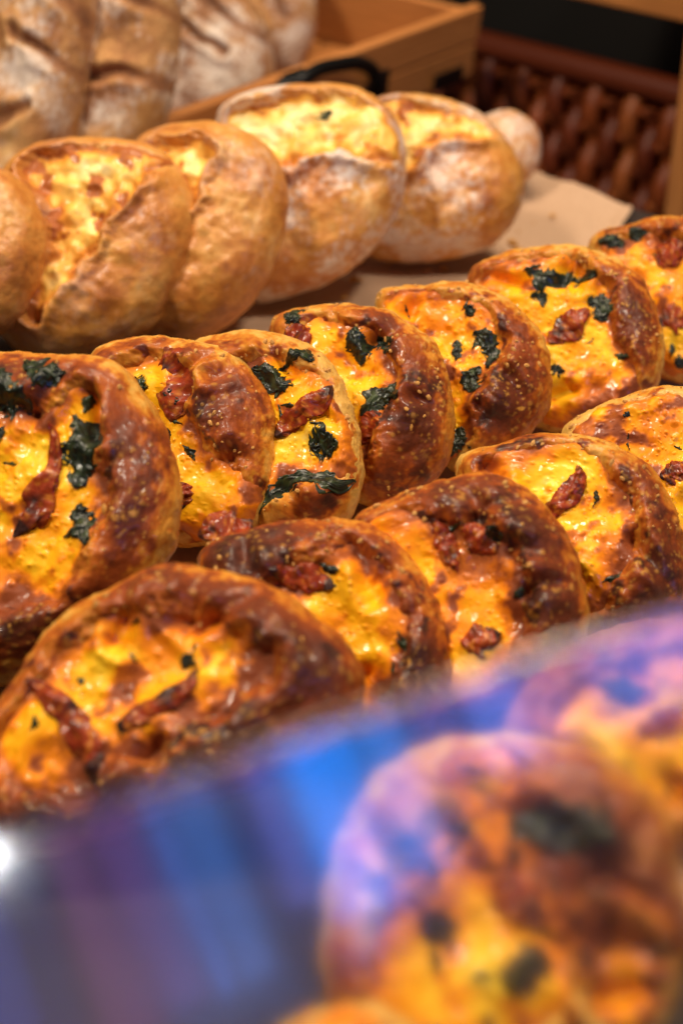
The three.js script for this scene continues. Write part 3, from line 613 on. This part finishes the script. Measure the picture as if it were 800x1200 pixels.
// ------------------------------------------------------------------ wooden crate, its loaves and those beside it
const cA = onLevel(190, 142, 0.07), cB = onLevel(566, 6, 0.07);
const cu = V3(cB.x - cA.x, 0, cB.z - cA.z).normalize(), cn = V3(-cu.z, 0, cu.x);          // along the front; out of the front
if (cn.z < 0) cn.negate();
{
  const A = cA.clone().addScaledVector(cu, -0.10), len = cB.distanceTo(A), deep = 0.30, g = base('wooden_crate', V3(A.x, 0, A.z));
  const basis = new THREE.Matrix4().makeBasis(cu, V3(0, 1, 0), cn); g.quaternion.setFromRotationMatrix(basis);
  const T = 0.011, lean = 0.12;
  const board = (name, w, h, t, x, y, z, ry = 0, rx = 0, mat = crateMat) => { const m = part(name, new RoundedBoxGeometry(w, h, t, 2, 0.0018), mat, g); m.position.set(x, y, z); m.rotation.set(rx, ry, 0, 'YXZ'); return m; };
  const up = len / 2;
  board('front_board', len - 0.004, 0.030, T, up, 0.021, -T / 2 - 0.006, 0, lean, crateMat);
  board('front_board', len, 0.032, T, up, 0.054, -T / 2 - 0.002, 0, lean);
  board('back_board', len, 0.066, T, up, 0.037, -deep + T / 2, 0, -lean);
  for (const [x, s] of [[len - T / 2, 1], [T / 2, -1]]) { const m = board('side_board', deep - 2.4 * T, 0.066, T, x, 0.036, -deep / 2, Math.PI / 2, 0, crateMat); m.rotation.z = s * 0.03; }
  for (let k = 0; k < 5; k++) board('floor_slat', len - 0.03, 0.007, 0.045, up, 0.0065, -0.04 - k * 0.053);
  // black iron handle and corner strap, set on the front
  const P = (u, v, out = 0.004) => { const p = onPlane(u, v, A.clone().addScaledVector(cn, out), cn).sub(A); return [p.dot(cu), p.y + A.y]; };
  const hp = [[342, 104], [352, 94], [372, 82], [396, 76], [420, 74], [436, 82], [443, 100], [446, 112]].map(p => { const [x, y] = P(...p, 0.016); return V3(x, y, 0.016); });
  hp[0].z = hp[7].z = 0.003;
  part('handle', new THREE.TubeGeometry(new THREE.CatmullRomCurve3(hp), 40, 0.006, 10), blackMetal, g);
  for (const [u, v] of [[442, 104], [342, 104]]) { const [x, y] = P(u, v); board('handle_plate', 0.026, 0.030, 0.004, x, y, 0.0045, 0, lean, blackMetal); }
  const [sx, sy] = P(524, 92); board('corner_strap', 0.045, 0.016, 0.003, sx, sy, 0.005, 0, lean, blackMetal);
  tag(g, 'shallow pale wooden crate with black iron handle behind the rolls', 'crate');
}
const loaf = o => bread({ name: 'floured_loaf', kind: 'loaf', category: 'loaf', H: 0.036, D: 0.03, el: 28, az: -20, detail: 0.5, shoulder: 0.042, ...o });
loaf({ seed: 41, label: 'loaf standing at the counter side, a sliver beside the tall floured loaf', flour: 0.35, group: 'loaves standing beside the crate', floor: 0.004,
  outline: [[-110, 60], [-80, -90], [-30, -110], [2, -40], [8, 80], [4, 190], [-20, 262], [-70, 270], [-105, 190]] });
loaf({ seed: 42, label: 'tall floured loaf with a short dark crease near its foot', flour: 0.78, flourBias: 0.1, group: 'loaves standing beside the crate', floor: 0.004,
  outline: [[8, -60], [40, -140], [75, -140], [102, -70], [106, 20], [95, 100], [78, 170], [50, 250], [12, 275], [-4, 200], [2, 80]], slash: [[[6, 146], [38, 126]], [[40, -40], [92, 20]], [[25, 40], [88, 90]]] });
loaf({ seed: 43, label: 'thick floured loaf with a torn dark slash across its lower half', flour: 0.78, flourBias: 0.1, group: 'loaves standing beside the crate', floor: 0.004,
  outline: [[98, -60], [130, -130], [180, -130], [205, -50], [206, 40], [197, 110], [175, 170], [145, 235], [100, 250], [72, 200], [76, 120], [90, 30]], slash: [[[92, 98], [140, 88]], [[140, 88], [190, 92]], [[115, -20], [185, 10]]] , brownSpots: [[110, 125, 40, 0.5]] });
loaf({ seed: 44, label: 'dark scored loaf lying in the crate against its front board', flour: 0.9, flourBias: 0.2, floor: 0.02, group: 'loaves in the crate', az: -35,
  outline: [[165, 60], [190, -20], [230, -45], [275, -20], [305, 30], [312, 90], [290, 140], [230, 160], [180, 130]], slash: [[[205, 20], [270, 65]], [[230, -10], [295, 40]]], brown: 0.15, depth: 1.30 });
loaf({ seed: 45, label: 'striped floured loaf lying deeper in the crate', flour: 0.9, flourBias: 0.2, floor: 0.02, group: 'loaves in the crate', az: -35,
  outline: [[240, -60], [290, -90], [340, -70], [362, -10], [358, 45], [330, 95], [285, 90], [250, 30]], slash: [[[270, -30], [310, 30]], [[310, -50], [335, 20]]], brown: 0.1, depth: 1.38 });

// ------------------------------------------------------------------ behind the counter: wicker basket, shelf rack
const wickerTex = dataTexture(256, (u, v) => { const n = tile(u, v, 5, 3, 2), f = tile(u * 1, v, 40, 2, 6); const k = 0.14 * n + 0.10 * f; return [0.66 + k, 0.35 + k * 0.7, 0.15 + k * 0.5]; }, true);
const wickerMats = [0xffffff, 0xd8c0a8, 0xa88468].map(c => new THREE.MeshStandardMaterial({ map: wickerTex, color: c, roughness: 0.5 }));
const W0 = onLevel(545, 50, 0), W1 = onLevel(800, 115, 0);
const wd = V3(W1.x - W0.x, 0, W1.z - W0.z).normalize(), wn = V3(-wd.z, 0, wd.x); if (wn.z < 0) wn.negate();
{
  const L = 0.95, Hh = 0.40, A = W0.clone().addScaledVector(wd, -0.3); A.y = -Hh;
  const g = base('wicker_basket', A); g.quaternion.setFromRotationMatrix(new THREE.Matrix4().makeBasis(wd, V3(0, 1, 0), wn));
  const n = 44, rows = 13, r = rng(9);
  for (let i = 0; i < n; i++) {
    const pts = [];
    for (let k = 0; k <= rows * 2; k++) pts.push(V3((i + 0.5) * L / n, 0.01 + k * (Hh - 0.02) / (rows * 2), ((Math.floor(k / 2) + i) % 2 ? 0.005 : -0.005)));
    const t = new THREE.TubeGeometry(new THREE.CatmullRomCurve3(pts), 56, 0.0098, 8); t.scale(1, 1, 0.45 / 0.45);
    part('upright_cane', t, wickerMats[r() * 3 | 0], g);
  }
  for (let k = 0; k < rows; k++) {
    const pts = []; for (let i = 0; i <= n * 2; i++) pts.push(V3(i * L / (n * 2), 0.03 + k * (Hh - 0.05) / (rows - 1), (Math.floor(i / 2) + k) % 2 ? -0.004 : 0.004));
    part('woven_cane', new THREE.TubeGeometry(new THREE.CatmullRomCurve3(pts), 200, 0.0055, 6), wickerMats[r() * 3 | 0], g);
  }
  part('rim', new THREE.CapsuleGeometry(0.013, L, 4, 10).rotateZ(Math.PI / 2).translate(L / 2, Hh + 0.004, 0), wickerMats[2], g);
  part('inner_wall', new RoundedBoxGeometry(L, Hh - 0.02, 0.01, 1, 0.002).translate(L / 2, Hh / 2, -0.03), wickerMats[0], g);
  for (const x of [0.006, L - 0.006]) part('end_wall', new RoundedBoxGeometry(0.01, Hh - 0.2, 0.4, 1, 0.002).translate(x, Hh / 2 - 0.09, -0.24), wickerMats[0], g);
  part('back_wall', new RoundedBoxGeometry(L, Hh - 0.2, 0.01, 1, 0.002).translate(L / 2, Hh / 2 - 0.09, -0.445), wickerMats[0], g);
  part('bottom', new RoundedBoxGeometry(L, 0.01, 0.42, 1, 0.002).translate(L / 2, 0.006, -0.235), wickerMats[0], g);
  tag(g, 'large brown woven cane basket below the counter edge', 'basket');
  // rack round it: black back, floor, wooden shelf above, wooden post
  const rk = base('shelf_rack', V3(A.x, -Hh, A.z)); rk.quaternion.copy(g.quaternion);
  const dark = new THREE.MeshStandardMaterial({ map: counterTex, roughness: 0.7 }), nearBlack = new THREE.MeshStandardMaterial({ color: 0x14110f, roughness: 0.6 });  // back panel: one even near-black colour
  part('back_panel', new RoundedBoxGeometry(2.2, 1.5, 0.02, 1, 0.003).translate(0.4, 0.75, -0.56), nearBlack, rk);
  part('bottom_shelf', new RoundedBoxGeometry(2.2, 0.03, 0.72, 1, 0.003).translate(0.4, -0.018, -0.19), dark, rk);
  const p = onPlane(800, 27, W0.clone().addScaledVector(wn, 0.05), wn), q = p.clone().sub(rk.position);
  part('shelf_board', new RoundedBoxGeometry(2.0, 0.035, 0.5, 2, 0.003).translate(q.dot(wd) + 0.9 - 0.25 , q.y + 0.0175, 0.05 - 0.25), crateMat, rk);
  const p2 = onPlane(795, 100, W0.clone().addScaledVector(wn, 0.095), wn).sub(rk.position);
  part('post', new RoundedBoxGeometry(0.05, 1.0, 0.04, 2, 0.003).translate(p2.dot(wd) + 0.025, 0.5, 0.075), crateMat, rk);
  tag(rk, 'black backed shelf rack with a pale wooden shelf above the basket', 'shelf');
}

// ------------------------------------------------------------------ acrylic guard in front and the added light strips it mirrors
const gTop = 0.27, gL = onLevel(-260, 1056, gTop), gR = onLevel(900, 668, gTop);
const gu = V3(gR.x - gL.x, 0, gR.z - gL.z).normalize(), gh = V3(-gu.z, 0, gu.x); if (gh.z < 0) gh.negate();
const TILT = 27 * Math.PI / 180, gN = gh.clone().multiplyScalar(Math.cos(TILT)).add(V3(0, Math.sin(TILT), 0)), gUp = gN.clone().cross(gu);
{
  const h = gTop / Math.cos(TILT) - 0.004, w = gL.distanceTo(gR) + 0.05;
  const foot = gL.clone().addScaledVector(gUp, -h);
  const g = base('acrylic_guard', foot);
  g.quaternion.setFromRotationMatrix(new THREE.Matrix4().makeBasis(gu, gUp, gN));
  const smear = dataTexture(512, (u, v) => { const s = tile(u, v, 5, 3, 14), f = tile((u + v * 0.0), v, 90, 1, 19); return [1, clamp(0.52 + 0.35 * sst(-0.2, 0.7, s) + 0.10 * f), 0]; });
  smear.repeat.set(5, 5);
  const wave = dataTexture(256, (u, v) => [0.5 + 0.5 * tile(u, v, 4, 2, 31)]); wave.repeat.set(4, 4);
  const mat = new THREE.MeshPhysicalMaterial({ color: 0xffffff, transmission: 1, thickness: 0.004, ior: 1.62, roughness: 0.13, roughnessMap: smear, bumpMap: wave, bumpScale: 0.0007 });
  const geo = new RoundedBoxGeometry(w, h, 0.004, 2, 0.0015).translate(w / 2, h / 2, 0);
  { const P = geo.attributes.position, U = []; for (let i = 0; i < P.count; i++) U.push(P.getX(i), P.getY(i)); geo.setAttribute('uv', new THREE.Float32BufferAttribute(U, 2)); }
  part('clear_panel', geo, mat, g);
  part('foot_rail', new RoundedBoxGeometry(w, 0.012, 0.02, 2, 0.002).translate(w / 2, 0.004, -0.013), new THREE.MeshStandardMaterial({ color: 0x1a1a1e, roughness: 0.4 }), g);
  tag(g, 'clear leaning acrylic guard standing before the topped buns', 'guard');
  // coloured light strips added out of view, which the panel mirrors: they follow one another along its length
  const mirror = (u, v) => { const p = onPlane(u, v, foot, gN), d = ray(u, v).normalize(); return [p, d.addScaledVector(gN, -2 * d.dot(gN))]; };
  const [p0, r0] = mirror(400, 960), wN = V3(-r0.x, 0, -r0.z).normalize(), wc = p0.clone().addScaledVector(r0, 1.7), wX = V3(0, 1, 0).cross(wN);
  const seen = (u, v) => { const [p, r] = mirror(u, v), t = wc.clone().sub(p).dot(wN) / r.dot(wN); return p.addScaledVector(r, t); };
  const lightWall = base('added_light_panels', V3(wc.x, 0, wc.z)); lightWall.quaternion.setFromRotationMatrix(new THREE.Matrix4().makeBasis(wX.clone().negate(), V3(0, 1, 0), wN.clone().negate()));
  const frame = new THREE.MeshStandardMaterial({ color: 0x201a22, roughness: 0.5 });
  const yh = 0.80;
  LIGHT_STRIPS.forEach(([ua, va, ub, vb, rgb, level, low]) => {
    const along = q => -q.sub(wc).dot(wX), yl = Math.max(-0.4, seen(...low).y), xa = along(seen(ua, va)), xb = along(seen(ub, vb)), w = Math.abs(xb - xa) - 0.012;
    const p = panelLight(lightWall, 'light_strip', w, yh - yl, new THREE.Color().setRGB(...rgb), level, level * 0.05);
    p.position.set((xa + xb) / 2, (yl + yh) / 2, 0);
    part('strip_divider', new RoundedBoxGeometry(0.014, yh + 0.42, 0.04, 1, 0.002), frame, lightWall).position.set(xb, (yh - 0.42) / 2, 0.012);
    part('strip_base', new RoundedBoxGeometry(w, Math.max(0.02, yl + 0.40), 0.02, 1, 0.002), frame, lightWall).position.set((xa + xb) / 2, yl - Math.max(0.02, yl + 0.40) / 2, 0.012);
  });
  for (const y of [-0.44, yh + 0.03]) part('strip_rail', new RoundedBoxGeometry(3.2, 0.05, 0.05, 1, 0.002), frame, lightWall).position.set(-0.2, y, 0.012);
  tag(lightWall, 'added wall of coloured light strips out of view, mirrored in the guard', 'window');
  // a bare bulb by the added light strips
  const [pb, rb] = mirror(-20, 995), bulb = base('pendant_bulb', pb.clone().addScaledVector(rb, 1.45));
  part('bulb', new THREE.SphereGeometry(0.022, 24, 16), new THREE.MeshStandardMaterial({ color: 0xffffff, emissive: 0xffffff, emissiveIntensity: 22 }), bulb);
  part('socket', new THREE.CylinderGeometry(0.014, 0.016, 0.05, 20).translate(0, 0.048, 0), housingMat, bulb);
  part('cord', new THREE.CylinderGeometry(0.003, 0.003, 1.2, 8).translate(0, 0.67, 0), housingMat, bulb);
  const bl = new THREE.PointLight(0xffffff, 0.15); bl.castShadow = true; bulb.add(bl);
  tag(bulb, 'small bare bulb hanging by the added light strips', 'bulb');
}
// ------------------------------------------------------------------ crumbs on the paper by the rolls
{
  const r = rng(404), geos = [], unit = new THREE.IcosahedronGeometry(1, 1);
  for (let k = 0; k < 130; k++) {
    const p = onLevel(330 + 330 * r(), 250 + 130 * r(), 0.0045), w = 0.0006 + 0.0022 * r() ** 3, g = unit.clone(), P = g.attributes.position;
    for (let i = 0; i < P.count; i++) { const n = 1 + 0.5 * noise(P.getX(i) * 2 + k, P.getY(i) * 2, P.getZ(i) * 2); P.setXYZ(i, P.getX(i) * n, P.getY(i) * n, P.getZ(i) * n); }
    g.scale(w * (1 + r()), w * 0.8, w).rotateY(6 * r()).translate(p.x, p.y, p.z); g.computeVertexNormals(); geos.push(g);
  }
  const m = part('bread_crumbs', mergeGeometries(geos), M.crumb, scene);
  tag(m, 'loose bread crumbs strewn on the paper beside the rolls', 'crumbs', null, 'stuff');
}
renderer.render(scene, camera);
